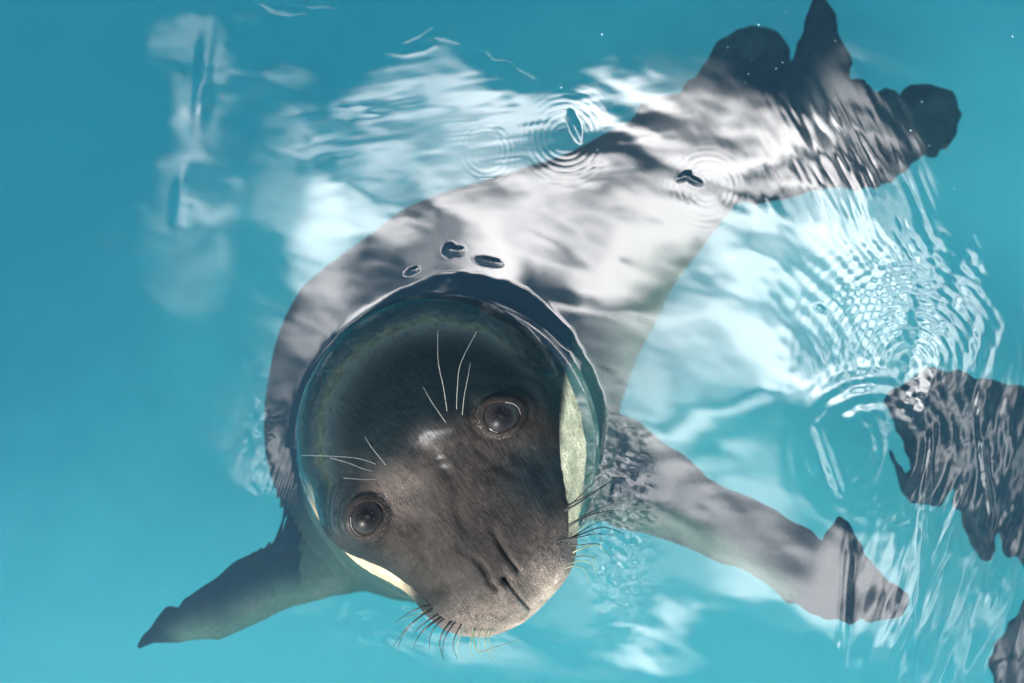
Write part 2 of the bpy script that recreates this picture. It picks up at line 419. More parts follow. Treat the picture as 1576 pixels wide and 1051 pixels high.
# --- fine shaping of the face, using distances in the picture plane of the photo
EYES = [dict(px=772, py=641, r=30.0, tilt=-0.5), dict(px=564, py=797, r=30.0, tilt=0.3)]
sel = np.where(v[:, 2] > -0.02)[0]
loc = BVHTree.FromPolygons(v.tolist(), np.array([p for p in []]).tolist()) if False else None
bv = bvh_of(v, me)
def hit(px, py):
    p0 = Vector((0, 0, H)); d = (Vector(P(px, py, 0)) - p0).normalized()
    r = bv.ray_cast(p0, d); return np.array(r[0]), np.array(r[1])
RE = 0.0262
for e in EYES:
    c, n = hit(e["px"], e["py"]); tocam = np.array([0, 0, H]) - c; tocam /= np.linalg.norm(tocam)
    near_ = np.linalg.norm(v - c, axis=1) < 0.03
    n = nrm[near_].mean(0); n /= np.linalg.norm(n)
    A = n * 0.45 + tocam * 0.55; A /= np.linalg.norm(A)
    C = c - A * (RE - 0.0065); e["C"], e["A"], e["c"] = C, A, c
    qv = v - C; dist = np.linalg.norm(qv, axis=1); dirn = qv / dist[:, None]
    cosf = dirn @ A; phi = np.arccos(np.clip(cosf, -1, 1))
    # azimuth about the aperture for an almond-ish opening
    ux = np.array([0.8, 0.6, 0]); ux -= A * (ux @ A); ux /= np.linalg.norm(ux); uy = np.cross(A, ux)
    az = np.arctan2(dirn @ uy, dirn @ ux); e["ux"], e["uy"] = ux, uy
    ap = 0.75 * (1 + 0.13 * np.cos(2 * (az - e["tilt"])) + 0.06 * np.cos(3 * az + 1.0))
    arc = (phi - ap) * RE                            # distance outside the lid margin, metres
    m_ = dist < 0.075
    w = 1 - sstep(arc, 0.004, 0.022)
    rim = RE + 0.0022 + 0.0008 * np.exp(-((arc - 0.004) / 0.003)**2) + np.clip(arc, 0, 1) * 0.25
    tgt = np.where(arc > 0, rim, RE - 0.004 + (rim - RE + 0.004) * sstep(arc, -0.0022, 0.0))
    nd = np.where(arc > 0, dist * (1 - w) + tgt * w, tgt)
    # shallow folds round the eye
    fold = -0.0024 * np.exp(-((arc - 0.0095) / 0.0018)**2) - 0.0018 * np.exp(-((arc - 0.017) / 0.0022)**2) * sstep(np.cos(az - 1.2), -0.8, -0.2) \
           - 0.0007 * np.exp(-((arc - 0.024) / 0.002)**2)
    nd = nd + fold * (1 + 0.5 * np.cos(3 * az))
    v = np.where(m_[:, None] & (cosf > -0.2)[:, None], C + dirn * nd[:, None], v)
    e["arc"] = np.where(m_, arc, 9.0)
px, py = invP(v); top = v[:, 2] > -0.005
def dpoly(pts):
    """distance (px) to a polyline and the fraction along it"""
    best = np.full(len(px), 1e9); fr = np.zeros(len(px)); pts = np.array(pts, float); n = len(pts) - 1
    for i in range(n):
        a, b_ = pts[i], pts[i + 1]; e_ = b_ - a
        t = np.clip(((px - a[0]) * e_[0] + (py - a[1]) * e_[1]) / (e_ @ e_), 0, 1)
        d = np.hypot(px - a[0] - t * e_[0], py - a[1] - t * e_[1])
        k = d < best; best = np.where(k, d, best); fr = np.where(k, (i + t) / n, fr)
    return best, fr
nostr_r, fr_r = dpoly([(754,806),(762,824),(774,846),(786,864),(797,877)])
nostr_l, fr_l = dpoly([(704,840),(722,856),(738,868),(748,884),(752,898),(764,909)])
phil, fr_p = dpoly([(779,894),(790,908),(802,924),(815,938)])
pit = np.hypot(px - 778, py - 893)
disp = -0.0036 * np.exp(-(nostr_r / 4.2)**2) * np.clip(fr_r * 2.4 - 0.12, 0, 1) - 0.0032 * np.exp(-(nostr_l / 4.0)**2) * np.clip(fr_l * 2.4 - 0.12, 0, 1)
disp += 0.0006 * np.exp(-((nostr_r - 11) / 6)**2) + 0.0005 * np.exp(-((nostr_l - 11) / 6)**2)
disp += -0.0040 * np.exp(-(phil / 3.0)**2) * (1 - 0.5 * fr_p) - 0.007 * np.exp(-(pit / 8)**2)
crease, frc = dpoly([(640,690),(662,694),(678,712),(690,730)]); crease2, _ = dpoly([(655,712),(672,700),(690,692)])
disp += -0.0024 * np.exp(-(crease / 8)**2) - 0.0018 * np.exp(-(crease2 / 7)**2)
# hollow of the bridge beside each eye and folds on the cheek
holl, _ = dpoly([(700,790),(650,800),(615,812)]); disp += -0.0022 * np.exp(-(holl / 16)**2)
fold1, _ = dpoly([(715,725),(745,722),(790,712),(815,690)]); disp += -0.0016 * np.exp(-(fold1 / 6)**2)
hp = np.stack([px, py, np.zeros_like(px)], 1)
for pl, wd, am in (([(600,840),(640,860),(668,905)], 12, -.0035), ([(800,700),(830,720),(850,770)], 14, -.0035), ([(712,745),(700,775),(716,812)], 10, -.0020), ([(735,690),(760,715),(800,730)], 9, -.0022),
                   ([(590,850),(620,862),(655,855)], 8, -.0018), ([(625,760),(618,790),(622,820)], 9, -.0022), ([(736,668),(724,650),(728,620)], 8, -.0020)):
    d_, _ = dpoly(pl); disp += am * np.exp(-(d_ / wd)**2)
disp += 0.0011 * fbm(hp / 30, 3, 3) + 0.00035 * fbm(hp / 7, 2, 5)
v = v + nrm * (disp * top)[:, None]
me.vertices.foreach_set("co", v.astype(np.float32).ravel()); me.update()

# --- the coat: fur colour plus painted head shade, measured off in photo pixels
def lerp(a, b, t): return a + (b - a) * np.clip(t, 0, 1)[:, None]
N1 = fbm(hp / 60, 4, 11); N2 = fbm(hp / 18, 3, 21); N3 = fbm(hp / 6, 2, 31)
uu = ((px - 670) * 0.8 - (py - 718) * 0.6); vv = ((px - 670) * 0.6 + (py - 718) * 0.8)     # across / along the face
slate = np.array([0.0028, 0.0078, 0.0100]); dark = np.array([0.010, 0.020, 0.025]); brown = np.array([0.019, 0.0145, 0.0125])
pale = np.array([0.16, 0.12, 0.098]); cream = np.array([0.66, 0.51, 0.32]); grey = np.array([0.012, 0.034, 0.040])
col = np.tile(slate, (len(v), 1))
face = sstep(vv + N1 * 22 + N2 * 8 - 0.0006 * uu**2, -62, 5)  # slate-to-brown edge: shade line over the crown painted into the coat
brv = brown * (1 + 0.55 * N1 + 0.35 * N2)[:, None]
col = col + (np.clip(brv, 0.008, 1) - col) * face[:, None]
ck = np.exp(-(((px - 838) / 62)**2 + ((py - 735) / 52)**2)**1.5)                                      # right cheek shade put into the coat, in slate
col = lerp(col, slate * 1.25, ck * 0.9)
lc = sstep(-uu + 0.2 * vv + N1 * 15, 128, 185)                                                     # slate left cheek
col = lerp(col, slate * 1.2, lc * 0.85)
rc = sstep(uu - 0.35 * vv + N1 * 10, 150, 190); col = lerp(col, slate * 1.15, rc * (vv < 160))
br = np.exp(-(((px - 612) / 42)**2 + ((py - 752) / 34)**2)); col = lerp(col, np.array([0.11, 0.083, 0.070]), br * (0.6 + 0.4 * N2))  # sunlit brow, its highlight put into the coat colour
br = np.exp(-(((px - 665) / 30)**2 + ((py - 678) / 24)**2)); col = lerp(col, np.array([0.085, 0.066, 0.056]), br * 0.5)
bk, _ = dpoly([(690,735),(712,770),(700,800),(730,830)]); col = lerp(col, brown * 0.6, np.exp(-(bk / 26)**2) * 0.5)  # shading along the bridge painted as darker brown
mz = sstep(vv + 0.18 * np.abs(uu + 20) + N1 * 14 + N2 * 8, 175, 268); col = lerp(col, pale, mz * 0.75)
mz2 = sstep(vv + 0.18 * np.abs(uu + 30) + N1 * 8, 246, 292); col = lerp(col, np.array([0.50, 0.38, 0.29]), mz2 * 0.7)
for cx, cy, sx, sy in ((656,676,15,6),(664,668,12,5),(686,717,7,4),(676,703,6,4)):
    sc_ = np.exp(-(((px - cx) / sx)**2 + ((py - cy) / sy)**2)); col = lerp(col, np.array([0.20, 0.18, 0.17]), sc_ * np.clip(0.6 + 0.9 * N3, 0, 1))
slit = np.maximum.reduce([np.exp(-(nostr_r / 3.1)**2) * np.clip(fr_r * 2.4 - 0.12, 0, 1), np.exp(-(nostr_l / 2.9)**2) * np.clip(fr_l * 2.4 - 0.12, 0, 1), np.exp(-(phil / 2.4)**2), np.exp(-(pit / 7)**2)])
col = lerp(col, np.array([0.006, 0.005, 0.005]), slit)
# whisker follicles in rows on both pads
foll = np.zeros(len(v))
for side, (cx, cy) in enumerate(((838, 836), (706, 915))):
    for i in range(5):
        for j in range(5):
            a, b_ = (i - 2) * 14, (j - 2) * 11
            fx, fy = cx + a * 0.8 + b_ * 0.6 + random.uniform(-2, 2), cy - a * 0.6 + b_ * 0.8 + random.uniform(-2, 2)
            foll = np.maximum(foll, np.exp(-(np.hypot(px - fx, py - fy) / 2.4)**2))
col = lerp(col, np.array([0.02, 0.016, 0.015]), foll * 0.6)
rimw = sstep(np.hypot(px - 687, py - 686), 140, 212)
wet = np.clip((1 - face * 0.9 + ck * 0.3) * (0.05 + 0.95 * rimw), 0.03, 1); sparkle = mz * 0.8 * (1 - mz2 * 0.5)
for e in EYES:
    lid = np.exp(-(e["arc"] / 0.006)**2) * (e["arc"] < 8)
    col = lerp(col, np.array([0.020, 0.014, 0.012]), lid * 0.8); marg = np.exp(-((e["arc"] - 0.0003) / 0.0011)**2)
    col = lerp(col, np.array([0.015, 0.011, 0.011]), (e["arc"] < 0.0006) * 1.0)
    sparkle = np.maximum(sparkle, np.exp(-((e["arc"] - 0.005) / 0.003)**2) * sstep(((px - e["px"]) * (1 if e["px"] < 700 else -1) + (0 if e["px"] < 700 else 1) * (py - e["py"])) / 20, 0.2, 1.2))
# pale throat and underside
th = math.pi
rr = np.hypot(px - 687, py - 686); ang = np.degrees(np.arctan2(py - 686, px - 687))
headfoot = dpoly([(640,640),(700,720),(760,830)])[0]
thro_r = sstep(px + 0.10 * (py - 650) + N1 * 5, 858, 874) * sstep(rr, 150, 175) * (1 - sstep(py, 790, 850)) * sstep(py, 500, 560)
low_l = sstep(rr + N1 * 4, 199, 209) * sstep(ang, 100, 112) * (1 - sstep(ang, 146, 168))
low = (v[:, 2] < 0.035) & (v[:, 2] > -0.085)
cre = np.maximum(thro_r * (v[:, 2] < 0.07) * 1.0, low_l * 0.6 * (v[:, 2] < 0.06))
under = sstep(-nrm[:, 2], 0.0, 0.35) * (v[:, 2] < 0.03)
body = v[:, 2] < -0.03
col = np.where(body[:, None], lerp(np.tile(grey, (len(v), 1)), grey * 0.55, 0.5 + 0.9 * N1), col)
col = lerp(col, cream, np.where(body, cre * 0.35 * (rr < 262), cre))
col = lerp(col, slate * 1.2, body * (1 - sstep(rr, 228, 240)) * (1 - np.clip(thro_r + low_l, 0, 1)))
col = lerp(col, cream, under)
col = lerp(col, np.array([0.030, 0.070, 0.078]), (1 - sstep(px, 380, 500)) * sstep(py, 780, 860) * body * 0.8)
# pale trailing edges of the front flippers, dark hind flippers
ed, _ = dpoly([(960,800),(1050,815),(1130,864),(1200,915)]); col = lerp(col, cream * 0.8, np.exp(-(ed / 26)**2) * 0.85 * body)
ed, _ = dpoly([(500,915),(440,925),(400,948),(350,975),(290,985)]); col = lerp(col, cream * 0.8, np.exp(-(ed / 30)**2) * 0.85 * body)
ed, _ = dpoly([(1060,440),(1010,520),(985,590)]); col = lerp(col, np.array([0.36, 0.42, 0.22]), np.exp(-(ed / 75)**2) * 0.75 * body)
ed, _ = dpoly([(500,880),(560,925),(620,935),(690,935),(860,900)]); col = lerp(col, cream * 0.6, np.exp(-(ed / 62)**2) * 0.8 * (v[:, 2] < 0) * (px > 462))
hind = sstep(px - py * 0.8 + N1 * 20, 860, 960); col = np.where((hind * body)[:, None] > 0.01, lerp(col, np.array([0.008, 0.024, 0.028]), hind), col)
hg = np.clip(1.8 * N1 + 0.6 * N2 + 0.15, 0, 1) * hind * body; col = lerp(col, np.array([0.060, 0.058, 0.055]), hg)
col = np.clip(col, 0.003, 0.8)
wet = np.where(v[:, 2] < -0.01, 0.05, wet)
aux = np.stack([wet, np.clip(sparkle, 0, 1), face * (v[:, 2] > 0)], 1)
fur = np.stack([uu * S, vv * S, v[:, 2]], 1)
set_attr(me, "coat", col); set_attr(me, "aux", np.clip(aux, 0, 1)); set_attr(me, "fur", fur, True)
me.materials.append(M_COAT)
def link(name, me, parent=None):
    o = bpy.data.objects.new(name, me); COL.objects.link(o)
    if parent is not None: o.parent = parent
    return o
seal = link("seal", me)
seal["label"] = "grey brown seal with its wet head out of the water, dark eyes looking up"
seal["category"] = "seal"; seal["group"] = "seals in the pool"
bv = bvh_of(v, me)

# eyes
def uv_sphere(name, r, nu=48, nv=32):
    vs = []; fs = []
    for j in range(nv + 1):
        for i in range(nu):
            t = math.pi * j / nv; a = 2 * math.pi * i / nu
            bulge = 1.0 + 0.05 * max(0, math.cos(t))**8
            vs.append((r * math.sin(t) * math.cos(a) * bulge, r * math.sin(t) * math.sin(a) * bulge, r * math.cos(t) * bulge))
    for j in range(nv):
        for i in range(nu):
            fs.append((j * nu + i, (j + 1) * nu + i, (j + 1) * nu + (i + 1) % nu, j * nu + (i + 1) % nu))
    m_ = bpy.data.meshes.new(name); m_.from_pydata(vs, [], fs); m_.update()
    m_.polygons.foreach_set("use_smooth", [True] * len(fs)); return m_
eye_me = uv_sphere("eye", RE); eye_me.materials.append(M_EYE)
for e, lab in zip(EYES, ("dark brown eye on the right of the photo", "dark glossy eye on the left of the photo")):
    o = link("eye", eye_me, seal); o.location = e["C"]; o.rotation_euler = Vector(e["A"]).to_track_quat("Z", "Y").to_euler()

# pale lid arcs: sky glint of the tear film, put into the colour
M_LID_GLINT = simple("pale_lid_glint", (0.42, 0.40, 0.38), 0.15)
def margin(e, a0, a1, name="lid_glint"):
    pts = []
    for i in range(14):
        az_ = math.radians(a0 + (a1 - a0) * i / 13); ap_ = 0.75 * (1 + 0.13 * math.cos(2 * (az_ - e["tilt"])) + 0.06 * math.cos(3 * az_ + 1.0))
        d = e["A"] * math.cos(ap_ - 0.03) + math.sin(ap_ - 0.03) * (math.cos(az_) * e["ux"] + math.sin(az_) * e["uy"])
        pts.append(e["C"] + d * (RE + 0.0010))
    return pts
# whiskers: tapered curved tubes
def tube(name, pts, r0, r1, m_, parent, seg=5):
    pts = np.array(pts, float)
    # smooth curve through the points
    n = len(pts); t = np.linspace(0, n - 1, 18); out = []
    for tt in t:
        i = min(int(tt), n - 2); f = tt - i
        p0 = pts[max(i - 1, 0)]; p1 = pts[i]; p2 = pts[i + 1]; p3 = pts[min(i + 2, n - 1)]
        out.append(0.5 * (2 * p1 + (p2 - p0) * f + (2 * p0 - 5 * p1 + 4 * p2 - p3) * f * f + (3 * p1 - p0 - 3 * p2 + p3) * f**3))
    out = np.array(out); vs = []; fs = []
    for i, c in enumerate(out):
        d = out[min(i + 1, len(out) - 1)] - out[max(i - 1, 0)]; d /= np.linalg.norm(d) + 1e-9
        a = np.cross(d, [0.3, 0.2, 1.0]); a /= np.linalg.norm(a); b_ = np.cross(d, a)
        rr_ = r0 + (r1 - r0) * i / (len(out) - 1)
        for k in range(seg):
            th_ = 2 * math.pi * k / seg; vs.append(tuple(c + rr_ * (math.cos(th_) * a + math.sin(th_) * b_)))
    for i in range(len(out) - 1):
        for k in range(seg):
            fs.append((i * seg + k, i * seg + (k + 1) % seg, (i + 1) * seg + (k + 1) % seg, (i + 1) * seg + k))
    me_ = bpy.data.meshes.new(name); me_.from_pydata(vs, [], fs); me_.update(); me_.polygons.foreach_set("use_smooth", [True] * len(fs))
    me_.materials.append(m_); return link(name, me_, parent)
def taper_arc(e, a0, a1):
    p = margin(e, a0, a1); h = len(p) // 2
    o = tube("lid_glint", p, 0.0003, 0.00012, M_LID_GLINT, seal); return o
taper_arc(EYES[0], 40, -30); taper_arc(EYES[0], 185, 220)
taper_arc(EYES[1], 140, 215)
Z1 = lambda l: [(380 + a / 1.695, 420 + b / 1.695) for a, b in l]
def whisker(pts, lift, m_, r0, r1=0.00018, drop=0.0):
    pts = Z1(pts); c, n = hit(*pts[0]); z0 = c[2]
    out = [c - n * 0.001]; N = len(pts) - 1
    for i, p in enumerate(pts[1:], 1):
        f = i / N; out.append(P(p[0], p[1], max(0.010, z0 + lift * math.sin(f * 1.9) - drop * f * f)))
    tube("whisker", out, r0, r1, m_, seal)
for w_ in ([(523,362),(513,300),(499,230),(498,150)], [(547,357),(549,300),(558,235),(600,152)], [(562,372),(567,320),(574,285),(583,235)], [(521,392),(498,360),(478,330),(460,298)],
           [(362,503),(345,480),(325,455),(308,428)], [(337,500),(290,484),(220,478),(140,476)], [(327,518),(300,510),(265,496),(215,482)], [(335,538),(310,539),(280,537),(252,535)]):
    whisker(w_, 0.035, M_WHISKER_PALE, 0.00024, 0.00010)
DW = M_WHISKER_DARK; OW = M_WHISKER_OLIVE
for w_, m_, r in (
    ([(828,622),(860,590),(900,552),(940,515)], DW, .0006), ([(830,622),(880,590),(940,548),(998,516)], DW, .0009), ([(836,606),(870,590),(925,560),(985,525)], DW, .0007),
    ([(838,662),(870,640),(915,615),(965,597)], DW, .0011), ([(840,662),(880,638),(930,622),(990,621)], DW, .0008),
    ([(826,702),(860,682),(905,655),(950,642)], DW, .0007), ([(820,706),(870,682),(930,663),(984,682)], DW, .0009), ([(812,700),(870,688),(910,680),(956,684)], DW, .0007),
    ([(850,730),(880,716),(915,710),(948,742)], OW, .0008), ([(845,712),(880,708),(910,706),(925,712)], DW, .0006), ([(848,742),(880,738),(905,745),(920,778)], OW, .0006),
    ([(838,760),(870,752),(900,760),(914,800)], OW, .0006), ([(830,772),(855,765),(880,775),(895,815)], OW, .0005), ([(846,690),(880,660),(920,640),(950,598)], OW, .0006),
    ([(480,868),(450,874),(415,892),(385,915)], DW, .0008), ([(484,876),(450,898),(410,935),(380,978)], DW, .0010), ([(482,882),(440,905),(405,950),(392,985)], DW, .0006),
    ([(500,890),(468,910),(445,930),(432,952)], DW, .0007), ([(508,898),(475,920),(450,945),(432,980)], DW, .0011), ([(515,902),(492,922),(478,950),(477,982)], DW, .0007),
    ([(535,908),(512,935),(503,970),(516,1010)], DW, .0009), ([(545,910),(522,940),(512,970),(510,1015)], DW, .0007), ([(560,916),(542,950),(538,980),(550,1008)], DW, .0006),
    ([(572,920),(555,950),(548,985),(562,1012)], OW, .0006), ([(598,926),(585,955),(584,985),(595,1010)], OW, .0006), ([(612,928),(605,950),(605,980),(618,1008)], OW, .0005),
    ([(632,926),(622,955),(626,985),(660,1020)], OW, .0006), ([(640,925),(632,950),(636,975),(655,1000)], OW, .0005), ([(590,924),(600,985),(650,975),(715,955)], OW, .0006),
    ([(470,880),(455,885),(430,896),(405,905)], OW, .0006)):
    whisker(w_, 0.012, m_, r * 1.5, 0.00018, 0.03)

# ------------------------------------------------------------------ the second seal, mostly beyond the right edge
F = Field((0.36, -0.60, -0.42), (1.35, 0.15, 0.05), 0.004)
Z3 = lambda l: [(1150 + a / 1.749, 450 + b / 1.749) for a, b in l]
SA = Z3([(345,290),(375,262),(430,225),(475,205),(520,212),(560,208),(600,235),(650,235),(720,250),(800,290),(900,400),(960,560),(900,700),(800,760),(740,740),(716,700),(700,712),(680,690),(672,640),(650,655),(652,690),(640,716),(618,712),(598,680),(580,660),(565,625),(552,570),(548,520),(520,540),(500,570),(460,565),(420,555),(400,525),(385,470),(362,420),(372,415),(392,450),(408,482),(426,472),(410,430),(395,390),(372,345)])
SB = [(1600,890),(1560,930),(1535,960),(1510,1005),(1520,1060),(1560,1100),(1700,1100),(1760,960),(1700,880)]
F.slab(poly(ragged(SA, 4.0, 7, 6), -.17), plane_z((1650, 700), -.17, (1380, 720), -.13), 0.022, k=0.02, ridges=rid((1600,600),(1470,840),6,0.003,R(200)))
F.slab(poly(ragged(SB, 5.0, 9, 7), -.2), plane_z((1700, 950), -.2, (1530, 1000), -.16), 0.02, k=0.02)
for a, b_ in zip([(1640,700,-.20,80),(1760,800,-.22,120),(1950,820,-.24,170)], [(1760,800,-.22,120),(1950,820,-.24,170),(2250,760,-.25,190)]):
    F.cone(P(*a[:3]), P(*b_[:3]), R(a[3]), R(b_[3]), 0.05, ZS)
F.cone(P(1760, 850, -.22), P(1640, 960, -.2), R(90), R(50), .05, ZS)
v2, q2 = F.mesh(); del F
v2 = smooth_verts(v2, q2, 4); v2, q2 = keep_big(v2, q2)
me2 = make_mesh("seal", v2, q2)
v2 = get_co(me2)
if (get_no(me2) * (v2 - v2.mean(0))).sum(1).mean() < 0: me2.flip_normals()
n2 = fbm(v2 * 30, 4, 9)
c2 = lerp(np.tile(np.array([0.022, 0.040, 0.046]), (len(v2), 1)), np.array([0.11, 0.115, 0.115]), 0.35 + 0.9 * n2)
set_attr(me2, "coat", np.clip(c2, 0.01, 1)); set_attr(me2, "aux", np.tile([0.3, 0, 0], (len(v2), 1))); set_attr(me2, "fur", v2, True)
me2.materials.append(M_COAT)
seal2 = link("seal", me2)
seal2["label"] = "second dark seal under the ripples, only its flippers in view at the right edge"
seal2["category"] = "seal"; seal2["group"] = "seals in the pool"

# tiny bubbles and specks afloat
bv_, bf_ = [], []
for i in range(70):
    x_, y_ = (random.uniform(860, 1560), random.uniform(5, 420)) if i < 58 else (random.uniform(20, 1560), random.uniform(10, 1040))
    if math.hypot(x_ - 687, y_ - 688) < 250: continue
    c = P(x_, y_, 0.0008); r_ = random.choice((.0004, .0005, .0006, .0007, .0011)); k0 = len(bv_)
    for j in range(3):
        t = j * math.pi / 6
        for i_ in range(8): a = i_ * math.pi / 4; bv_.append((c[0] + r_ * math.cos(t) * math.cos(a), c[1] + r_ * math.cos(t) * math.sin(a), c[2] + r_ * math.sin(t)))
    bv_.append((c[0], c[1], c[2] + r_))
    for j in range(2):
        for i_ in range(8): bf_.append((k0 + j * 8 + i_, k0 + j * 8 + (i_ + 1) % 8, k0 + (j + 1) * 8 + (i_ + 1) % 8, k0 + (j + 1) * 8 + i_))
    for i_ in range(8): bf_.append((k0 + 16 + i_, k0 + 16 + (i_ + 1) % 8, k0 + 24))
mb = bpy.data.meshes.new("bubbles"); mb.from_pydata(bv_, [], bf_); mb.update(); mb.polygons.foreach_set("use_smooth", [True] * len(bf_))
mb.materials.append(simple("bubble_film", (0.25, 0.38, 0.42), 0.08)); bub = link("bubbles", mb)
bub["kind"] = "stuff"; bub["label"] = "tiny bubbles and specks floating on the pool water"; bub["category"] = "bubbles"

# ------------------------------------------------------------------ pool floor
def sheet(name, x0, x1, y0, y1, z, m_):
    me_ = bpy.data.meshes.new(name); me_.from_pydata([(x0, y0, z), (x1, y0, z), (x1, y1, z), (x0, y1, z)], [], [(0, 1, 2, 3)]); me_.update()
    me_.materials.append(m_); return link(name, me_)
m, b, out = mat("painted_pool_floor")
tco = b.n("ShaderNodeTexCoord").outputs["Object"]
n = b.noise(tco, 1.7, 5.0, 0.6); n_ = b.noise(tco, 60, 3.0, 0.6)
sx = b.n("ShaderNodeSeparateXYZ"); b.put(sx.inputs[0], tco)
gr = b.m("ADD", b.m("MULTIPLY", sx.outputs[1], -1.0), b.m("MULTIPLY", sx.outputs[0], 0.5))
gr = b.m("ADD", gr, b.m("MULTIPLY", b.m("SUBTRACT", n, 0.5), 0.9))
c = b.mixc(b.mapr(gr, -0.6, 0.42), (0.004, 0.41, 0.49, 1), (0.34, 0.89, 0.89, 1))  # broad gradient of light and haze put into the floor colour
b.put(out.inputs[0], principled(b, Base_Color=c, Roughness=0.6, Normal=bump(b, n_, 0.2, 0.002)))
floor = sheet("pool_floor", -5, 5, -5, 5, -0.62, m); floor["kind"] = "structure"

# ------------------------------------------------------------------ water surface
def axis(lo, hi, step, far_):
    mid = np.arange(lo, hi, step); g_ = step * 1.12**np.arange(1, 70); s_ = np.cumsum(g_); s_ = s_[s_ < far_]
    return np.concatenate([lo - s_[::-1], mid, mid[-1] + s_])
ax = axis(-0.635, 0.635, 0.0016, 3.6); ay = axis(-0.43, 0.43, 0.0016, 3.8)
XX, YY = np.meshgrid(ax, ay, indexing="ij"); xw, yw = XX.ravel(), YY.ravel()
wx, wy = xw / S + 788, -yw / S + 525.5                         # in photo pixels
mm = 0.001
def ripple(cx, cy, r0, wl, amp, wid):
    d = np.hypot(wx - cx, wy - cy); amp = amp * (0.25 + 0.9 * sstep(np.cos(np.arctan2(wy - cy, wx - cx) - cx * 1.7), -0.6, 0.8)) if amp > 2e-5 else amp
    return amp * np.cos((d - r0) / wl * 2 * np.pi) * np.exp(-((d - r0) / wid)**2)
def ridge(x0, y0, x1, y1, wid, amp, sgn=None):
    dx, dy = x1 - x0, y1 - y0; L = math.hypot(dx, dy); ux_, uy_ = dx / L, dy / L
    a = ((wx - x0) * ux_ + (wy - y0) * uy_) / L; c_ = -(wx - x0) * uy_ + (wy - y0) * ux_
    return amp * np.exp(-(c_ / wid)**2) * np.exp(-((np.clip(a, -9, 9) - 0.5) / 0.42)**4)
p3 = np.stack([wx, wy, np.zeros_like(wx)], 1)
def pn(sx, sy, ang, o=2, seed=0):
    ca, sa = math.cos(math.radians(ang)), math.sin(math.radians(ang))
    return fbm(np.stack([(wx * ca + wy * sa) / sx, (-wx * sa + wy * ca) / sy, np.zeros_like(wx)], 1), o, seed)
hgt = 1.1 * mm * pn(230, 170, 20, 2, 1) + 0.07 * mm * pn(60, 30, 20, 2, 2)
# meniscus and the hump pushed up round the head
dr = np.hypot((wx - 687), (wy - 688)) - 230; angw = np.degrees(np.arctan2(-(wy - 688), wx - 687))    # 90 = up in the photo
topw = sstep(-np.abs(angw - 58), -72, -30)
hgt += 1.6 * mm * np.exp(-np.maximum(dr, 0) / 5.0) * (0.25 + 0.75 * sstep(-np.abs(angw - 90), -150, -60))
hump = 25 + 16 * np.exp(-((angw - 75) / 35)**2) + 8 * pn(34, 34, 0, 3, 7)
def soft_cone(x, w=0.08): return 0.5 * (x + np.sqrt(x * x + w * w)) - 0.5 * (np.sqrt(1 + w * w) - 1)
hump = hump * (0.3 + 0.7 * topw) + 1e-3
hgt += 5.2 * mm * topw * soft_cone(1 - np.maximum(dr, 0) / hump, 0.05)
for bx, by, rx_, ry_, a_, am in ((692,384,10,11,0,.45),(706,386,9,7,0,.3),(750,402,22,6,12,.4),(634,417,11,4,-25,.25),(1052,272,13,6,-25,.3),(1070,279,15,5,25,.28),(1262,474,10,5,30,.2),(884,195,7,26,-20,.35)):
    ca, sa = math.cos(math.radians(a_)), math.sin(math.radians(a_)); dx, dy = wx - bx, wy - by
    r_ = np.sqrt(((dx * ca + dy * sa) / rx_)**2 + ((-dx * sa + dy * ca) / ry_)**2)
    r_ = r_ + 0.22 * pn(13, 13, 0, 2, 41)
    hgt += am * 4.0 * mm * soft_cone(1 - r_ / 1.15, 0.03)
for a_ in ((748,233,36,8.5,.010,12),(1088,290,40,9,.005,26),(1290,690,50,20,.05,36),(1345,700,95,28,.10,50),(1400,560,60,14,.05,90),(870,210,40,9,.008,30)):
    hgt += ripple(*[a_[0], a_[1], a_[2], a_[3], a_[4] * mm, a_[5]])
# small standing ripples near the flipper roots and muzzle
g1 = np.exp(-(((wx - 440) / 42)**2 + ((wy - 840) / 75)**2)); hgt += 0.17 * mm * g1 * np.cos((wx * 0.95 + wy * 0.3) / 9.5 * 2 * np.pi)
g1 = np.exp(-(((wx - 402) / 26)**2 + ((wy - 700) / 110)**2)); hgt += 0.25 * mm * 0.6 * g1 * pn(16, 13, 20, 2, 12)
g1 = np.exp(-(((wx - 945) / 42)**2 + ((wy - 800) / 110)**2)); hgt += 0.40 * mm * g1 * pn(14, 11, 20, 2, 13)
g1 = np.exp(-(((wx - 640) / 130)**2 + ((wy - 955) / 36)**2)); hgt += 0.35 * mm * g1 * pn(26, 12, 20, 2, 14)
# ruffled water at the right
gR = sstep(wx + 0.15 * (wy - 600), 1290, 1440) * sstep(wy, 300, 560)
hgt += gR * mm * (1.1 * pn(44, 170, 14, 2, 15) + 0.3 * pn(20, 70, 20, 2, 16))
gQ = np.exp(-(((wx - 1400) / 130)**2 + ((wy - 480) / 120)**2))
hgt += gQ * mm * 0.7 * (0.08 * np.cos((wx * 0.80 - wy * 0.6 + 18 * pn(120, 120, 0, 2, 17)) / 21 * 2 * np.pi) + 0.24 * pn(20, 70, 22, 2, 18))
gE = np.exp(-(((wx - 1520) / 70)**2 + ((wy - 690) / 170)**2)); hgt += gE * mm * 0.32 * pn(13, 34, 5, 2, 19)
for a_ in ((1310,810,1292,1051,7,.5),(1430,700,1400,1060,6,.45),(1440,640,1420,790,6,.5),(1505,640,1530,820,6,.6),(1500,720,1350,1060,7,.55),(1470,850,1405,1000,6,.35),(1252,640,1300,780,8,.4)):
    hgt += ridge(*a_[:5], a_[5] * mm)
ZT = lambda l: [(200 + a / 2.251, b / 2.251) for a, b in l]
kk = np.where((wx > 380) & (wx < 860) & (wy < 160) & (wy > -40))[0]
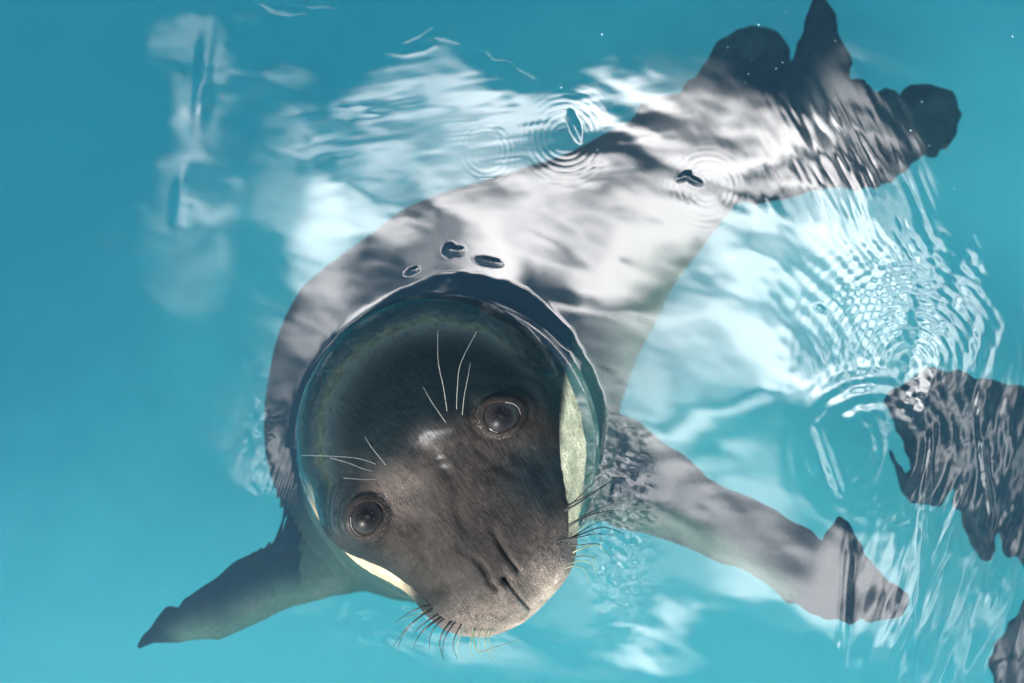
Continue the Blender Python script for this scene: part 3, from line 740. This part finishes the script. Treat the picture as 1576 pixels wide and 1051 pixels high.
for pl in (ZT([(455,5),(500,35),(560,45),(610,40),(600,20),(680,15),(720,25),(790,8)]), ZT([(780,20),(800,55),(740,90),(660,95),(720,105),(820,92),(870,100),(870,125),(830,140),(860,175),(950,188),(1020,175),(1060,155),(1040,125),(1090,130),(1140,145)]),
           ZT([(950,140),(985,105),(1040,92),(1000,120),(955,140)]), ZT([(1240,170),(1260,200),(1320,205),(1350,235),(1400,260)])):
    best = np.full(len(kk), 1e9)
    for a, b_ in zip(pl[:-1], pl[1:]):
        ex, ey = b_[0] - a[0], b_[1] - a[1]; X_, Y_ = wx[kk] - a[0], wy[kk] - a[1]
        t = np.clip((X_ * ex + Y_ * ey) / (ex * ex + ey * ey), 0, 1); best = np.minimum(best, np.hypot(X_ - t * ex, Y_ - t * ey))
    hgt[kk] += 0.045 * mm * np.exp(-(best / 4.0)**2)
# the fold at upper left and streaks over the back
hgt += ridge(322, 30, 302, 215, 12, 0.16 * mm) + ridge(282, 255, 272, 360, 10, .15 * mm)
gB = np.exp(-(((wx - 1290) / 130)**2 + ((wy - 230) / 90)**2)); hgt += 0.14 * mm * gB * pn(11, 70, -28, 2, 20)
gC = np.exp(-(((wx - 1390) / 90)**2 + ((wy - 330) / 120)**2)); hgt += 0.16 * mm * gC * pn(12, 90, -22, 2, 22)
gD = np.exp(-(((wx - 700) / 260)**2 + ((wy - 200) / 90)**2)); hgt += 0.09 * mm * gD * pn(80, 15, -8, 2, 23)
nx, ny = len(ax), len(ay)
top_v = np.stack([xw, yw, hgt * np.exp(-(np.maximum(np.hypot(xw, yw) - 0.9, 0) / 0.8)**2)], 1)
ii = np.arange(nx * ny).reshape(nx, ny)
qt = np.stack([ii[:-1, :-1], ii[1:, :-1], ii[1:, 1:], ii[:-1, 1:]], -1).reshape(-1, 4)
edge = np.concatenate([ii[:-1, 0], ii[-1, :-1], ii[:0:-1, -1], ii[0, :0:-1]])
low_v = top_v[edge].copy(); low_v[:, 2] = -0.9; n0 = len(top_v); ne = len(edge); kx = np.arange(ne)
skirt = np.stack([edge, n0 + kx, n0 + (kx + 1) % ne, np.roll(edge, -1)], 1)
cen = n0 + ne
fan = np.stack([n0 + kx, np.full(ne, cen), np.full(ne, cen), n0 + (kx + 1) % ne], 1)
bot = [(n0 + int(k), cen, n0 + int((k + 1) % ne)) for k in kx]
allv = np.concatenate([top_v, low_v, [[0, 0, -0.9]]])
faces_q = np.concatenate([qt, skirt])
mw = bpy.data.meshes.new("pool_water"); mw.vertices.add(len(allv)); mw.vertices.foreach_set("co", allv.astype(np.float32).ravel())
li = np.concatenate([faces_q.ravel(), np.array(bot).ravel()]).astype(np.int32); nf = len(faces_q) + len(bot)
mw.loops.add(len(li)); mw.loops.foreach_set("vertex_index", li); mw.polygons.add(nf)
ls = np.concatenate([np.arange(len(faces_q)) * 4, len(faces_q) * 4 + np.arange(len(bot)) * 3]).astype(np.int32)
mw.polygons.foreach_set("loop_start", ls); mw.polygons.foreach_set("loop_total", np.concatenate([np.full(len(faces_q), 4), np.full(len(bot), 3)]).astype(np.int32))
mw.update(calc_edges=True); mw.validate()
mw.polygons.foreach_set("use_smooth", np.concatenate([np.ones(len(qt), bool), np.zeros(nf - len(qt), bool)]))
m, b, out = mat("pool_water")
tco = b.n("ShaderNodeTexCoord").outputs["Object"]
fr = b.n("ShaderNodeFresnel"); fr.inputs[0].default_value = 2.0
refr = b.n("ShaderNodeBsdfRefraction"); refr.inputs["IOR"].default_value = IOR; refr.inputs["Roughness"].default_value = 0.0; refr.inputs["Color"].default_value = (0.72, 0.99, 1, 1)
glos = b.n("ShaderNodeBsdfGlossy"); glos.inputs["Roughness"].default_value = 0.0
mx = b.n("ShaderNodeMixShader"); b.put(mx.inputs[0], fr); b.put(mx.inputs[1], refr); b.put(mx.inputs[2], glos); b.put(out.inputs[0], mx)
vol = b.n("ShaderNodeVolumePrincipled"); vol.inputs["Color"].default_value = (0.28, 0.94, 0.98, 1); vol.inputs["Density"].default_value = 0.15; vol.inputs["Anisotropy"].default_value = 0.2
b.put(out.inputs[1], vol)
mw.materials.append(m)
water = link("pool_water", mw); water["kind"] = "structure"
